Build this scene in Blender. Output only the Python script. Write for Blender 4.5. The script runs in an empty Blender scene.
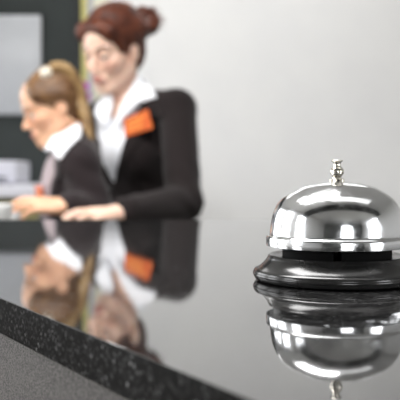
import bpy, bmesh, math, random
import numpy as np
from mathutils import Vector, Matrix
random.seed(4); rng = np.random.default_rng(4)
S = bpy.context.scene
COL = S.collection
PI = math.pi
# ------------------------------------------------------------------ camera numbers
F = 800.0            # focal length in photo pixels (400 px frame)
TOP = 1.10           # counter top height
CAMZ = TOP + 0.0681
YH = 173.0           # horizon row
def at(px, py, d):
    """world point at distance d seen at photo pixel (level-horizon approximation of the slight pitch)"""
    return np.array([(px - 200.0) / F * d, d, CAMZ + (YH - py) / F * d])

# ------------------------------------------------------------------ materials
def srgb(r, g, b):
    f = lambda c: (c / 255 / 12.92) if c / 255 <= 0.04045 else ((c / 255 + 0.055) / 1.055) ** 2.4
    return (f(r), f(g), f(b), 1.0)
def mat(name, col, rough=0.5, metal=0.0, **kw):
    m = bpy.data.materials.new(name); m.use_nodes = True
    nt = m.node_tree; b = nt.nodes['Principled BSDF']
    b.inputs['Base Color'].default_value = col
    b.inputs['Roughness'].default_value = rough
    b.inputs['Metallic'].default_value = metal
    for k, v in kw.items():
        b.inputs[k.replace('_', ' ')].default_value = v
    return m
def N(m, t, **kw):
    n = m.node_tree.nodes.new(t)
    for k, v in kw.items():
        if k in n.inputs: n.inputs[k].default_value = v
        else: setattr(n, k, v)
    return n
def L(m, a, b): m.node_tree.links.new(a, b)
def bsdf(m): return m.node_tree.nodes['Principled BSDF']
def coords(m, scale=(1, 1, 1)):
    tc = N(m, 'ShaderNodeTexCoord'); mp = N(m, 'ShaderNodeMapping')
    mp.inputs['Scale'].default_value = scale
    L(m, tc.outputs['Object'], mp.inputs['Vector']); return mp.outputs['Vector']
def ramp(m, fac, stops):
    r = N(m, 'ShaderNodeValToRGB'); e = r.color_ramp.elements
    while len(e) < len(stops): e.new(0.5)
    for i, (p, c) in enumerate(stops): e[i].position = p; e[i].color = c
    L(m, fac, r.inputs['Fac']); return r.outputs['Color']
def noisy(m, scale, c1, c2, lo=0.35, hi=0.65, detail=3, stretch=(1, 1, 1), bump=0.0, bscale=None):
    v = coords(m, stretch)
    n = N(m, 'ShaderNodeTexNoise', Scale=scale, Detail=detail); L(m, v, n.inputs['Vector'])
    L(m, ramp(m, n.outputs['Fac'], [(lo, c1), (hi, c2)]), bsdf(m).inputs['Base Color'])
    if bump:
        n2 = N(m, 'ShaderNodeTexNoise', Scale=bscale or scale, Detail=2); L(m, v, n2.inputs['Vector'])
        b = N(m, 'ShaderNodeBump', Strength=bump, Distance=0.002)
        L(m, n2.outputs['Fac'], b.inputs['Height']); L(m, b.outputs['Normal'], bsdf(m).inputs['Normal'])
    return m
g = lambda v: (v, v, v, 1)
M = {}
# polished black granite: fine grain, pale flecks
m = M['granite'] = mat('granite', g(.012), .03, IOR=1.9, Coat_Weight=.35, Coat_Roughness=.02, Coat_IOR=1.7)
v = coords(m)
vo = N(m, 'ShaderNodeTexVoronoi', Scale=620.0); L(m, v, vo.inputs['Vector'])
fleck = ramp(m, vo.outputs['Color'], [(.0, g(.009)), (.55, g(.016)), (.72, g(.035)), (.9, g(.08)), (1.0, g(.20))])
nz = N(m, 'ShaderNodeTexNoise', Scale=1500.0, Detail=2.0); L(m, v, nz.inputs['Vector'])
mx = N(m, 'ShaderNodeMixRGB', blend_type='MULTIPLY', Fac=.8)
L(m, fleck, mx.inputs[1]); L(m, ramp(m, nz.outputs['Fac'], [(.3, g(.3)), (.7, g(1.6))]), mx.inputs[2])
L(m, mx.outputs[0], bsdf(m).inputs['Base Color'])
nb = N(m, 'ShaderNodeTexNoise', Scale=900.0, Detail=1.0); L(m, v, nb.inputs['Vector'])
bp = N(m, 'ShaderNodeBump', Strength=.012, Distance=.0004); L(m, nb.outputs['Fac'], bp.inputs['Height']); L(m, bp.outputs['Normal'], bsdf(m).inputs['Normal'])
M['granite_edge'] = m2 = m.copy(); m2.name = 'granite_edge'
for nd_ in m2.node_tree.nodes:
    if nd_.type == 'VALTORGB' and len(nd_.color_ramp.elements) == 5:
        for e_, c_ in zip(nd_.color_ramp.elements, (.003, .007, .03, .09, .26)): e_.color = g(c_)
    if nd_.type == 'TEX_VORONOI': nd_.inputs['Scale'].default_value = 680
    if nd_.type == 'TEX_NOISE' and nd_.inputs['Scale'].default_value == 1500: nd_.inputs['Scale'].default_value = 1200
bsdf(m2).inputs['Roughness'].default_value = .3; bsdf(m2).inputs['IOR'].default_value = 1.3; bsdf(m2).inputs['Coat Weight'].default_value = 0; bsdf(m2).inputs['Specular IOR Level'].default_value = .2
M['panel'] = noisy(mat('grey_speckle_panel', g(.1), .6), 1100, srgb(50, 48, 47), srgb(116, 112, 109), .38, .62, 2)
M['caulk'] = mat('caulk', srgb(120, 108, 92), .6)
M['chrome'] = mat('chrome', (.73, .74, .75, 1), .055, 1.0)
v = coords(M['chrome']); nz = N(M['chrome'], 'ShaderNodeTexNoise', Scale=240.0, Detail=4.0); L(M['chrome'], v, nz.inputs['Vector'])
L(M['chrome'], ramp(M['chrome'], nz.outputs['Fac'], [(.35, g(.10)), (.75, g(.24))]), bsdf(M['chrome']).inputs['Roughness'])
nz = N(M['chrome'], 'ShaderNodeTexNoise', Scale=90.0, Detail=2.0); L(M['chrome'], v, nz.inputs['Vector'])
bp = N(M['chrome'], 'ShaderNodeBump', Strength=.035, Distance=.001); L(M['chrome'], nz.outputs['Fac'], bp.inputs['Height']); L(M['chrome'], bp.outputs['Normal'], bsdf(M['chrome']).inputs['Normal'])
M['nickel'] = mat('nickel', (.80, .76, .68, 1), .09, 1.0)
M['black_gloss'] = noisy(mat('black_gloss', g(.010), .19, IOR=1.5), 60, g(.010), g(.022), .3, .7, 3)
M['black_matt'] = mat('black_matt', g(.004), .8, Specular_IOR_Level=.15)
M['steel_dark'] = mat('steel_dark', g(.25), .35, 1.0)
M['white_wall'] = noisy(mat('white_wall', g(.8), .7), 3, srgb(236, 236, 236), srgb(240, 240, 239), bump=.05, bscale=300)
M['rear_wall'] = noisy(mat('rear_wall', g(.4), .7), 3, srgb(96, 98, 97), srgb(108, 110, 108))
M['cream'] = mat('cream', srgb(238, 236, 216), .6)
M['yellow_trim'] = mat('yellow_trim', srgb(214, 206, 130), .5)
M['grey_trim'] = mat('grey_trim', srgb(190, 190, 194), .5)
M['dark_wall'] = noisy(mat('dark_wall', g(.03), .75), 4, srgb(36, 42, 41), srgb(41, 47, 46))
M['dark_trim'] = mat('dark_trim', srgb(28, 31, 31), .6)
M['ceiling'] = noisy(mat('ceiling_paint', g(.85), .8), 5, g(.82), g(.86))
M['floor'] = noisy(mat('floor_tile', g(.3), .35), 2, srgb(128, 124, 118), srgb(146, 142, 136))
M['frame_white'] = mat('frame_white', g(.75), .4)
M['whiteboard'] = noisy(mat('whiteboard', g(.5), .3), 2, srgb(180, 183, 187), srgb(187, 189, 193))
M['board_frame'] = mat('board_frame', srgb(196, 198, 201), .35, .3)
M['printer'] = mat('printer_plastic', srgb(214, 214, 224), .4)
M['printer_dark'] = mat('printer_dark', srgb(70, 72, 78), .4)
M['laminate'] = mat('laminate', srgb(222, 222, 230), .35)
M['olive'] = noisy(mat('olive_wood', g(.2), .5), 10, srgb(120, 112, 72), srgb(146, 136, 92), stretch=(1, 1, 6))
M['desk'] = mat('desk_top', srgb(70, 66, 62), .4)
M['ceramic'] = mat('ceramic', srgb(238, 238, 236), .15)
M['grey_plastic'] = mat('grey_plastic', srgb(150, 152, 156), .3)
M['card'] = mat('card', srgb(225, 225, 222), .6)
M['pot'] = mat('pot', srgb(225, 222, 214), .3)
M['soil'] = noisy(mat('bark', g(.1), .9), 90, srgb(60, 42, 28), srgb(100, 74, 48))
M['leaf'] = noisy(mat('leaf', g(.1), .35), 12, srgb(84, 110, 40), srgb(120, 140, 62))
M['stem'] = mat('stem', srgb(98, 104, 52), .5)
M['petal'] = noisy(mat('petal', g(.4), .5), 40, srgb(196, 70, 190), srgb(214, 104, 208))
M['petal_lip'] = mat('petal_lip', srgb(150, 26, 120), .4)
def fabric(name, c1, c2, rough=.85, scale=420, sheen=.3):
    mm = noisy(mat(name, c1, rough), scale, c1, c2, .3, .7, 2, bump=.25, bscale=700)
    bsdf(mm).inputs['Sheen Weight'].default_value = sheen * .25; bsdf(mm).inputs['Specular IOR Level'].default_value = .2; bsdf(mm).inputs['Sheen Roughness'].default_value = .5
    return mm
M['jacket'] = fabric('dark_suit_wool', srgb(27, 21, 21), srgb(36, 29, 29))
M['jacket_b'] = fabric('brown_suit_wool', srgb(36, 29, 30), srgb(47, 39, 41), sheen=.5)
M['trousers'] = fabric('trouser_wool', srgb(40, 35, 35), srgb(50, 45, 45))
M['shirt'] = fabric('white_cotton', srgb(238, 240, 246), srgb(246, 247, 250), .8, 500, .0)
M['blouse'] = fabric('mauve_blouse', srgb(146, 132, 135), srgb(162, 148, 150), .6, 300, .2)
M['button'] = mat('button', g(.02), .3)
M['shoe'] = mat('shoe_leather', g(.015), .3)
M['band'] = mat('hair_band', srgb(232, 224, 206), .6)
M['badge'] = noisy(mat('orange_badge', g(.4), .45), 70, srgb(200, 82, 24), srgb(212, 104, 36), .4, .6, 2)
M['badge_mark'] = mat('badge_mark', srgb(220, 140, 60), .5)
def hairmat(name, a, b, c):
    mm = mat(name, a, .42); v = coords(mm, (1, 1, 1))
    n = N(mm, 'ShaderNodeTexNoise', Scale=34.0, Detail=6.0); L(mm, v, n.inputs['Vector'])
    L(mm, ramp(mm, n.outputs['Fac'], [(.3, a), (.5, b), (.72, c)]), bsdf(mm).inputs['Base Color'])
    n2 = N(mm, 'ShaderNodeTexNoise', Scale=260.0, Detail=3.0); L(mm, v, n2.inputs['Vector'])
    b_ = N(mm, 'ShaderNodeBump', Strength=.5, Distance=.002); L(mm, n2.outputs['Fac'], b_.inputs['Height']); L(mm, b_.outputs['Normal'], bsdf(mm).inputs['Normal'])
    bsdf(mm).inputs['Specular IOR Level'].default_value = .35
    return mm
M['hair_red'] = hairmat('auburn_hair', srgb(58, 28, 18), srgb(88, 44, 28), srgb(112, 60, 38))
M['hair_brown'] = hairmat('brown_hair', srgb(78, 54, 36), srgb(112, 80, 52), srgb(142, 106, 66))
M['hair_blond'] = hairmat('blond_hair', srgb(118, 90, 58), srgb(150, 120, 78), srgb(178, 148, 102))
def skinmat(name):
    mm = mat(name, srgb(230, 180, 150), .48)
    a = N(mm, 'ShaderNodeAttribute'); a.attribute_name = 'Col'
    n = N(mm, 'ShaderNodeTexNoise', Scale=60.0, Detail=3.0); L(mm, coords(mm), n.inputs['Vector'])
    x = N(mm, 'ShaderNodeMixRGB', blend_type='MULTIPLY', Fac=.35)
    L(mm, a.outputs['Color'], x.inputs[1]); L(mm, ramp(mm, n.outputs['Fac'], [(.3, (.9, .84, .82, 1)), (.7, g(1.0))]), x.inputs[2])
    L(mm, x.outputs[0], bsdf(mm).inputs['Base Color'])
    bsdf(mm).inputs['Subsurface Weight'].default_value = .12
    bsdf(mm).inputs['Subsurface Radius'].default_value = (.01, .004, .002)
    return mm
M['skin'] = skinmat('skin')
M['eye'] = mat('eye', g(.8), .1)
a = N(M['eye'], 'ShaderNodeAttribute'); a.attribute_name = 'Col'; L(M['eye'], a.outputs['Color'], bsdf(M['eye']).inputs['Base Color'])

# ------------------------------------------------------------------ object helpers
def link(o, parent=None):
    COL.objects.link(o)
    if parent is not None:
        o.parent = parent; o.matrix_parent_inverse = Matrix.Translation(-Vector(parent.location)) if parent.parent is None else Matrix.Identity(4)
    return o
def obj(name, bm, m, parent=None, smooth=False, angle=None):
    me = bpy.data.meshes.new(name)
    bmesh.ops.recalc_face_normals(bm, faces=bm.faces)
    bm.to_mesh(me); bm.free()
    for mm in (m if isinstance(m, (list, tuple)) else [m]): me.materials.append(mm)
    if smooth: me.polygons.foreach_set('use_smooth', [True] * len(me.polygons))
    if angle is not None:
        me.polygons.foreach_set('use_smooth', [True] * len(me.polygons)); me.set_sharp_from_angle(angle=math.radians(angle))
    return link(bpy.data.objects.new(name, me), parent)
def tag(o, label, cat, group=None):
    o['label'] = label; o['category'] = cat
    if group: o['group'] = group
    return o
def struct(o): o['kind'] = 'structure'; return o
def thing(name, label, cat, loc):
    o = bpy.data.objects.new(name, None); COL.objects.link(o); o.location = Vector([float(c) for c in loc]); o.empty_display_size = .05
    return tag(o, label, cat)
def box(bm, lo, hi, bev=0.0, seg=2, rot=None, mi=0):
    c = [(a + b) / 2 for a, b in zip(lo, hi)]; s = [b - a for a, b in zip(lo, hi)]
    r = bmesh.ops.create_cube(bm, size=1.0); vs = r['verts']
    for q in vs: q.co = Vector([q.co[i] * s[i] for i in range(3)])
    if bev:
        es = list({e for q in vs for e in q.link_edges})
        rb = bmesh.ops.bevel(bm, geom=es, offset=bev, segments=seg, affect='EDGES', profile=.5)
        vs = list({q for f in rb['faces'] for q in f.verts} | {q for q in vs if q.is_valid})
    mt = Matrix.Translation(Vector(c))
    if rot is not None: mt = mt @ rot
    fs = {f for q in vs for f in q.link_faces}
    for q in vs: q.co = mt @ q.co
    for f in fs: f.material_index = mi
    return vs
def lathe(bm, prof, c=(0, 0, 0), seg=96, close_bottom=False, close_top=False):
    rings = []
    for r, z in prof:
        if r < 1e-6: rings.append([bm.verts.new((c[0], c[1], c[2] + z))])
        else: rings.append([bm.verts.new((c[0] + r * math.cos(2 * PI * k / seg), c[1] + r * math.sin(2 * PI * k / seg), c[2] + z)) for k in range(seg)])
    for a, b in zip(rings, rings[1:]):
        if len(a) == 1 and len(b) == 1: continue
        for k in range(seg):
            k2 = (k + 1) % seg
            if len(a) == 1: bm.faces.new((a[0], b[k2], b[k]))
            elif len(b) == 1: bm.faces.new((a[k], a[k2], b[0]))
            else: bm.faces.new((a[k], a[k2], b[k2], b[k]))
    if close_bottom and len(rings[0]) > 1: bm.faces.new(rings[0][::-1])
    if close_top and len(rings[-1]) > 1: bm.faces.new(rings[-1])
def tube(bm, pts, rad, seg=12, cap=True):
    pts = [Vector([float(t) for t in p]) for p in pts]; n = len(pts)
    rad = [float(r) for r in rad] if isinstance(rad, (list, tuple)) else [float(rad)] * n
    up = Vector((0, 0, 1)); rings = []
    for i, p in enumerate(pts):
        t = (pts[min(i + 1, n - 1)] - pts[max(i - 1, 0)]).normalized()
        a = t.cross(up if abs(t.dot(up)) < .95 else Vector((1, 0, 0))).normalized(); b = t.cross(a)
        rings.append([bm.verts.new(p + rad[i] * (math.cos(2 * PI * k / seg) * a + math.sin(2 * PI * k / seg) * b)) for k in range(seg)])
    for a, b in zip(rings, rings[1:]):
        for k in range(seg): bm.faces.new((a[k], a[(k + 1) % seg], b[(k + 1) % seg], b[k]))
    if cap: bm.faces.new(rings[0][::-1]); bm.faces.new(rings[-1])
def smoothpath(pts, n=24):
    pts = [np.array(p, float) for p in pts]; P = [2 * pts[0] - pts[1]] + pts + [2 * pts[-1] - pts[-2]]; out = []
    segs = len(pts) - 1
    for i in range(segs):
        for t in np.linspace(0, 1, n // segs + 1)[: None if i == segs - 1 else -1]:
            a, b, c, d = P[i:i + 4]
            out.append(.5 * (2 * b + (c - a) * t + (2 * a - 5 * b + 4 * c - d) * t * t + (3 * b - a - 3 * c + d) * t ** 3))
    return out
def prism(bm, poly, z0, z1, bev=0):
    lo = [bm.verts.new((x, y, z0)) for x, y in poly]; hi = [bm.verts.new((x, y, z1)) for x, y in poly]
    n = len(poly); f = [bm.faces.new(lo[::-1]), bm.faces.new(hi)]
    for i in range(n): f.append(bm.faces.new((lo[i], lo[(i + 1) % n], hi[(i + 1) % n], hi[i])))
    if bev:
        bmesh.ops.bevel(bm, geom=[e for e in bm.edges], offset=bev, segments=3, affect='EDGES', profile=.5)

# ------------------------------------------------------------------ the setting
XL, XR, YB, YF, H = -2.7, 3.2, -4.2, 4.85, 2.9
bm = bmesh.new(); box(bm, (XL - .2, YB - .2, -.1), (XR + .2, YF + .2, 0)); struct(obj('floor', bm, M['floor']))
bm = bmesh.new(); box(bm, (XL - .2, YB - .2, H), (XR + .2, YF + .2, H + .1)); struct(obj('ceiling', bm, M['ceiling']))
bm = bmesh.new(); box(bm, (XL - .2, YF, 0), (XR + .2, YF + .12, H)); struct(obj('wall_back', bm, M['white_wall']))
xd = (82 - 200) / F * 4.78
bm = bmesh.new(); box(bm, (XL, 4.78, 0), (xd - .045, YF, H)); struct(obj('wall_dark', bm, M['dark_wall']))
def trim(name, x0, x1, y0, m):
    bm = bmesh.new(); box(bm, (x0, y0, 0), (x1, YF, H), .004); return struct(obj(name, bm, m))
trim('trim_1', xd - .045, xd - .004, 4.772, M['dark_trim'])
trim('trim_2', xd - .004, xd + .030, 4.79, M['yellow_trim'])
trim('trim_3', xd + .030, xd + .062, 4.80, M['grey_trim'])
trim('trim_4', xd + .062, xd + .16, 4.83, M['cream'])
# walls with window openings
def wall_x(name, x, thick, opens):      # wall in plane x, openings along y
    bm = bmesh.new(); ys = YB - .2
    for (a, b, z0, z1) in opens:
        box(bm, (x, ys, 0), (x + thick, a, H)); box(bm, (x, a, 0), (x + thick, b, z0)); box(bm, (x, a, z1), (x + thick, b, H)); ys = b
    box(bm, (x, ys, 0), (x + thick, YF + .12, H)); struct(obj(name, bm, M['white_wall']))
def wall_y(name, y, thick, opens, m):
    bm = bmesh.new(); xs = XL - .2
    for (a, b, z0, z1) in opens:
        box(bm, (xs, y, 0), (a, y + thick, H)); box(bm, (a, y, 0), (b, y + thick, z0)); box(bm, (a, y, z1), (b, y + thick, H)); xs = b
    box(bm, (xs, y, 0), (XR + .2, y + thick, H)); struct(obj(name, bm, m))
OL = [(-.7, .2, .9, 2.5), (.9, 1.9, .7, 2.6), (2.3, 3.2, .7, 2.6), (3.5, 4.5, .7, 2.6)]
ORR = [(-2.6, -.9, .9, 2.5)]
OB = [(-.1, 1.5, .8, 2.4)]
wall_x('wall_left', XL - .15, .15, OL); wall_x('wall_right', XR, .15, ORR)
wall_y('wall_rear', YB - .15, .15, OB, M['rear_wall'])
wn = 0
def window(axis, plane, a, b, z0, z1, inward):
    global wn; wn += 1
    bm = bmesh.new(); t = .05
    def bar(u0, u1, w0, w1):
        if axis == 'x': box(bm, (plane - .03, u0, w0), (plane + .03, u1, w1), .004)
        else: box(bm, (u0, plane - .03, w0), (u1, plane + .03, w1), .004)
    bar(a, a + t, z0, z1); bar(b - t, b, z0, z1); bar(a, b, z0, z0 + t); bar(a, b, z1 - t, z1)
    n = max(2, round((b - a) / .6))
    for i in range(1, n): u = a + (b - a) * i / n; bar(u - .025, u + .025, z0, z1)
    bar(a, b, z0 + (z1 - z0) * .7 - .02, z0 + (z1 - z0) * .7 + .02)
    struct(obj('window_%d' % wn, bm, M['frame_white']))
    ld = bpy.data.lights.new('window_light', 'AREA'); ld.shape = 'RECTANGLE'; ld.size = b - a; ld.size_y = z1 - z0; ld.cycles.is_portal = True
    lo = bpy.data.objects.new('window_light', ld); COL.objects.link(lo)
    u = (a + b) / 2; w = (z0 + z1) / 2
    lo.location = (plane - inward * .08, u, w) if axis == 'x' else (u, plane - inward * .08, w)
    d = Vector((inward, 0, 0)) if axis == 'x' else Vector((0, inward, 0))
    lo.rotation_euler = d.to_track_quat('-Z', 'Y').to_euler()
for o_ in OL: window('x', XL - .075, *o_, 1)
for o_ in ORR: window('x', XR + .075, *o_, -1)
for o_ in OB: window('y', YB - .075, *o_, 1)
# unseen overhead panels; two are added as fill for the faces and back wall
def lamp_or_fill_panel(x, y, sx, sy, w, label):
    t = thing('ceiling_or_fill_light', label, 'light', (x, y, H))
    bm = bmesh.new(); box(bm, (x - sx / 2 - .03, y - sy / 2 - .03, H - .035), (x + sx / 2 + .03, y + sy / 2 + .03, H - .001), .006); obj('frame', bm, M['frame_white'], t)
    ld = bpy.data.lights.new('panel_light', 'AREA'); ld.shape = 'RECTANGLE'; ld.size = sx; ld.size_y = sy; ld.energy = w; ld.color = (1, .99, .98)
    lo = bpy.data.objects.new('panel_light', ld); COL.objects.link(lo); lo.location = (x, y, H - .04)
lamp_or_fill_panel(-.5, 1.05, 1.4, .8, 70, 'added white fill light panel overhead in front of the receptionists')  # unseen panel, added to brighten the receptionists' faces
lamp_or_fill_panel(.6, .55, 1.5, .6, 4, 'small white ceiling light panel above the call bell')
lamp_or_fill_panel(.1, 4.1, 2.6, .3, 19, 'added long white fill light strip overhead along the white wall')  # unseen strip, added to wash the white wall with light
bm = bmesh.new(); box(bm, (XL, -.75, H - .32), (XR, -.15, H)); struct(obj('added_dark_beam', bm, M['dark_trim']))  # unseen beam, added so the bell dome reflects a dark band
# ------------------------------------------------------------------ counter
A0 = np.array([-.108, .4325]); e = np.array([-.5345, .845]); nrm = np.array([.845, .5345])   # front edge line, inward normal
def fl(d, inset=0): p = A0 + e * ((d - A0[1]) / e[1]); p = p + nrm * inset; return (p[0], p[1])
def edgepoint(d, inset):   # point on inset line at depth d
    p = A0 + nrm * inset; q = p + e * ((d - p[1]) / e[1]); return (q[0], q[1])
DE = 1.165
poly = [edgepoint(-.35, 0), (1.7, -.35), (1.7, DE), edgepoint(DE, 0)]
counter = thing('reception_counter', 'black speckled granite counter top over a grey speckled front panel', 'counter', (.6, .5, 0))
bm = bmesh.new(); prism(bm, poly, TOP - .0195, TOP, .0004)
bm.normal_update()
for f in bm.faces: f.material_index = 0 if f.normal.z > .5 else 1
obj('granite_slab', bm, [M['granite'], M['granite_edge']], counter)
poly2 = [edgepoint(-.32, .0025), (1.67, -.32), (1.67, DE - .03), edgepoint(DE - .03, .0025)]
bm = bmesh.new(); prism(bm, poly2, 0, TOP - .0203); obj('front_panel', bm, M['panel'], counter)
poly3 = [edgepoint(-.32, .0015), (1.67, -.32), (1.67, DE - .03), edgepoint(DE - .03, .0015)]
bm = bmesh.new(); prism(bm, poly3, TOP - .0203, TOP - .0195); obj('sealant_line', bm, M['caulk'], counter)
# lower staff desk behind the counter
DZ = 1.018
desk = thing('staff_desk', 'low dark staff desk behind the granite counter', 'desk', (-.1, 1.6, 0))
bm = bmesh.new(); box(bm, (-1.3, DE - .025, DZ - .03), (1.6, 2.075, DZ), .004); obj('desk_top', bm, M['desk'], desk)
for sx in (-1.27, 1.53):
    bm = bmesh.new(); box(bm, (sx, DE - .02, 0), (sx + .04, 2.0, DZ - .03), .003); obj('side_panel', bm, M['desk'], desk)

# ------------------------------------------------------------------ the call bell
PB = 1572.0
BX, BY = (337 - 200) / F * .509, .509
bell = thing('call_bell', 'shiny chrome dome call bell on a black base standing on the counter', 'call bell', (BX, BY, TOP))
c = (BX, BY, TOP)
bm = bmesh.new()   # black base: foot ring, rounded flange, concave flare, flat top
lathe(bm, [(0, .0004), (.0500, .0004), (.0520, .0012), (.0528, .0028), (.0528, .0060), (.0522, .0070), (.0505, .0078), (.0486, .0090), (.0468, .0106), (.0452, .0125),
           (.0440, .0143), (.0434, .0158), (.0428, .0163), (.0418, .0164), (.0405, .0158), (.0390, .0152), (0, .0150)], c); obj('base', bm, M['black_gloss'], bell, angle=40)
bm = bmesh.new(); lathe(bm, [(.0525, .0055), (.0532, .0050), (.0533, .0042), (.0532, .0034), (.0525, .0030)], c); obj('base_bead', bm, M['black_gloss'], bell, smooth=True)
bm = bmesh.new()   # mechanism under the dome: slotted dark disc in two pieces
R = .0345
for (a0, a1) in ((math.radians(-95), math.radians(118)), (math.radians(126), math.radians(257))):
    pts = [(BX + R * math.cos(t), BY + R * math.sin(t)) for t in np.linspace(a0, a1, 40)]
    ins = [(BX + .010 * math.cos(t), BY + .010 * math.sin(t)) for t in np.linspace(a1, a0, 16)]
    prism(bm, pts + ins, TOP + .0152, TOP + .0205)
obj('mechanism_plate', bm, M['black_matt'], bell)
bm = bmesh.new(); lathe(bm, [(.0042, .015), (.0042, .0590)], c, 24, True, True); obj('post', bm, M['steel_dark'], bell, angle=40)
bm = bmesh.new(); tube(bm, [(BX - .036, BY - .016, TOP + .0225), (BX - .02, BY - .02, TOP + .0235), (BX - .002, BY - .012, TOP + .024)], [.0022, .0026, .0022], 10); obj('striker', bm, M['steel_dark'], bell, smooth=True)
bm = bmesh.new()
out = [(.0448, .0222), (.0449, .0228), (.0449, .0268), (.0447, .0277), (.0441, .0283), (.0432, .0286), (.0427, .0290), (.0425, .0298), (.0423, .0320), (.0418, .0360), (.0411, .0400), (.0401, .0436),
       (.0387, .0468), (.0369, .0497), (.0346, .0523), (.0318, .0546), (.0284, .0566), (.0244, .0589), (.0200, .0604), (.0150, .0616), (.0095, .0624), (.0045, .0628), (0, .0629)]
inn = [(0, .0616), (.0090, .0611), (.0190, .0587), (.0275, .0558), (.0335, .0516), (.0375, .0463), (.0398, .0400), (.0409, .0330), (.0414, .0295), (.0432, .0270), (.0440, .0222)]
from mathutils import geometry as _g
lathe(bm, out + inn + [out[0]], c, 128)
bmesh.ops.remove_doubles(bm, verts=bm.verts, dist=1e-6)
obj('dome', bm, M['chrome'], bell, angle=38)
kz = .0612
bm = bmesh.new()
lathe(bm, [(0, kz), (.0030, kz), (.0030, .0650), (.0027, .0656), (.0030, .0662), (.0038, .0670), (.0043, .0681), (.0044, .0690), (.0042, .0700), (.0036, .0710), (.0027, .0718), (.0023, .0724),
           (.0023, .0746), (.0027, .0751), (.0036, .0754), (.0038, .0757), (.0036, .0761), (.0025, .0764), (0, .0765)], c, 48)
kn = obj('plunger', bm, M['nickel'], bell, angle=50)
bm = bmesh.new()
hexa = [(BX + .0050 * math.cos(t), BY + .0050 * math.sin(t)) for t in np.arange(6) * PI / 3 + .2]
prism(bm, hexa, TOP + .0614, TOP + .0645, .0006); obj('nut', bm, M['nickel'], bell, angle=30)

# ------------------------------------------------------------------ things at the back
board = thing('whiteboard', 'large pale grey board hung on the dark wall at upper left', 'whiteboard', at(0, 116, 4.76))
x1 = (42 - 200) / F * 4.75; z1 = CAMZ + (YH - 16) / F * 4.75; z0 = CAMZ + (YH - 115) / F * 4.75
bm = bmesh.new(); box(bm, (x1 - 1.0, 4.748, z0), (x1, 4.779, z1), .012, 3); obj('board_frame', bm, M['board_frame'], board, angle=40)
bm = bmesh.new(); box(bm, (x1 - .985, 4.744, z0 + .015), (x1 - .015, 4.750, z1 - .015), .004); obj('writing_surface', bm, M['whiteboard'], board, angle=40)

cab = thing('back_cabinet', 'low cabinet with thick white worktop under the pale board', 'cabinet', (-1.2, 4.3, 0))
cz = CAMZ + (YH - 185) / F * 3.9
cxr = (100 - 200) / F * 3.9
bm = bmesh.new(); box(bm, (-2.4, 3.9, cz - .06), (cxr, 4.76, cz), .006); obj('worktop', bm, M['laminate'], cab, angle=40)
bm = bmesh.new(); box(bm, (-2.37, 3.98, .08), (cxr - .03, 4.75, cz - .06)); obj('carcass', bm, M['olive'], cab)
bm = bmesh.new(); box(bm, (-2.34, 4.03, 0), (cxr - .06, 4.72, .08)); obj('plinth', bm, M['dark_trim'], cab)
nd = 3; w_ = (cxr - .04 + 2.36) / nd
for i in range(nd):
    xa = -2.36 + i * w_
    bm = bmesh.new(); box(bm, (xa + .004, 3.955, .1), (xa + w_ - .004, 3.978, cz - .075), .003); dr = obj('cabinet_door', bm, M['olive'], cab)
    bm = bmesh.new(); tube(bm, [(xa + w_ - .05, 3.955, .85), (xa + w_ - .05, 3.935, .86), (xa + w_ - .05, 3.935, .96), (xa + w_ - .05, 3.955, .97)], .005, 10); o = obj('handle', bm, M['steel_dark'], None, smooth=True)
    o.parent = dr
pr = thing('printer', 'boxy pale grey printer standing on the white worktop', 'printer', (-1.02, 4.1, cz))
px1 = (17.5 - 200) / F * 4.05; ph = (183 - 160) / F * 4.05
bm = bmesh.new(); box(bm, (px1 - .40, 4.02, cz + .004), (px1, 4.36, cz + .004 + ph), .014, 3); obj('housing', bm, M['printer'], pr, angle=40)
bm = bmesh.new(); box(bm, (px1 - .35, 4.012, cz + .030), (px1 - .05, 4.03, cz + .040)); obj('paper_slot', bm, M['printer_dark'], pr)
bm = bmesh.new(); box(bm, (px1 - .34, 3.94, cz + .022), (px1 - .06, 4.03, cz + .028), .002); obj('paper_tray', bm, M['printer'], pr)
for fx in (px1 - .36, px1 - .04):
    bm = bmesh.new(); lathe(bm, [(0, 0), (.012, 0), (.012, .006), (0, .006)], (fx, 4.06, cz), 16); obj('foot', bm, M['printer_dark'], pr)

# orchid
OX, OY = (84 - 200) / F * 4.12, 4.12
orc = thing('potted_orchid', 'magenta orchid on a tall thin stem between the two receptionists', 'orchid', (OX, OY, cz))
bm = bmesh.new(); lathe(bm, [(0, 0), (.042, 0), (.045, .004), (.058, .105), (.062, .112), (.060, .116), (.054, .114), (.052, .095), (0, .095)], (OX, OY, cz), 40); obj('pot', bm, M['pot'], orc, angle=45)
bm = bmesh.new(); lathe(bm, [(0, .090), (.050, .090), (.046, .101), (.02, .106), (0, .107)], (OX, OY, cz), 24); obj('bark', bm, M['soil'], orc, smooth=True)
fz = CAMZ + (YH - 88) / F * 4.12
def ribbon(bm, pts, widths, side, thick=.0015):
    vs = []
    for p, w in zip(pts, widths):
        p = Vector([float(t) for t in p]); s = Vector([float(t) for t in side]) * float(w)
        vs.append((bm.verts.new(p - s), bm.verts.new(p + Vector((0, 0, -.25 * w))), bm.verts.new(p + s)))
    for a, b in zip(vs, vs[1:]):
        bm.faces.new((a[0], a[1], b[1], b[0])); bm.faces.new((a[1], a[2], b[2], b[1]))
for k, an in enumerate((.3, 2.6, 3.6, 5.4)):
    d = np.array([math.cos(an), math.sin(an), 0]); s = (-d[1], d[0], 0)
    base = np.array([OX, OY, cz + .105]); L_ = .15
    pts = [base + d * L_ * t + np.array([0, 0, .09 * math.sin(t * 2.4)]) for t in np.linspace(0, 1, 12)]
    wd = [.008 + .022 * math.sin(PI * min(1, t * .95 + .05)) for t in np.linspace(0, 1, 12)]
    bm = bmesh.new(); ribbon(bm, pts, wd, s); obj('leaf', bm, M['leaf'], orc, smooth=True)
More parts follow.
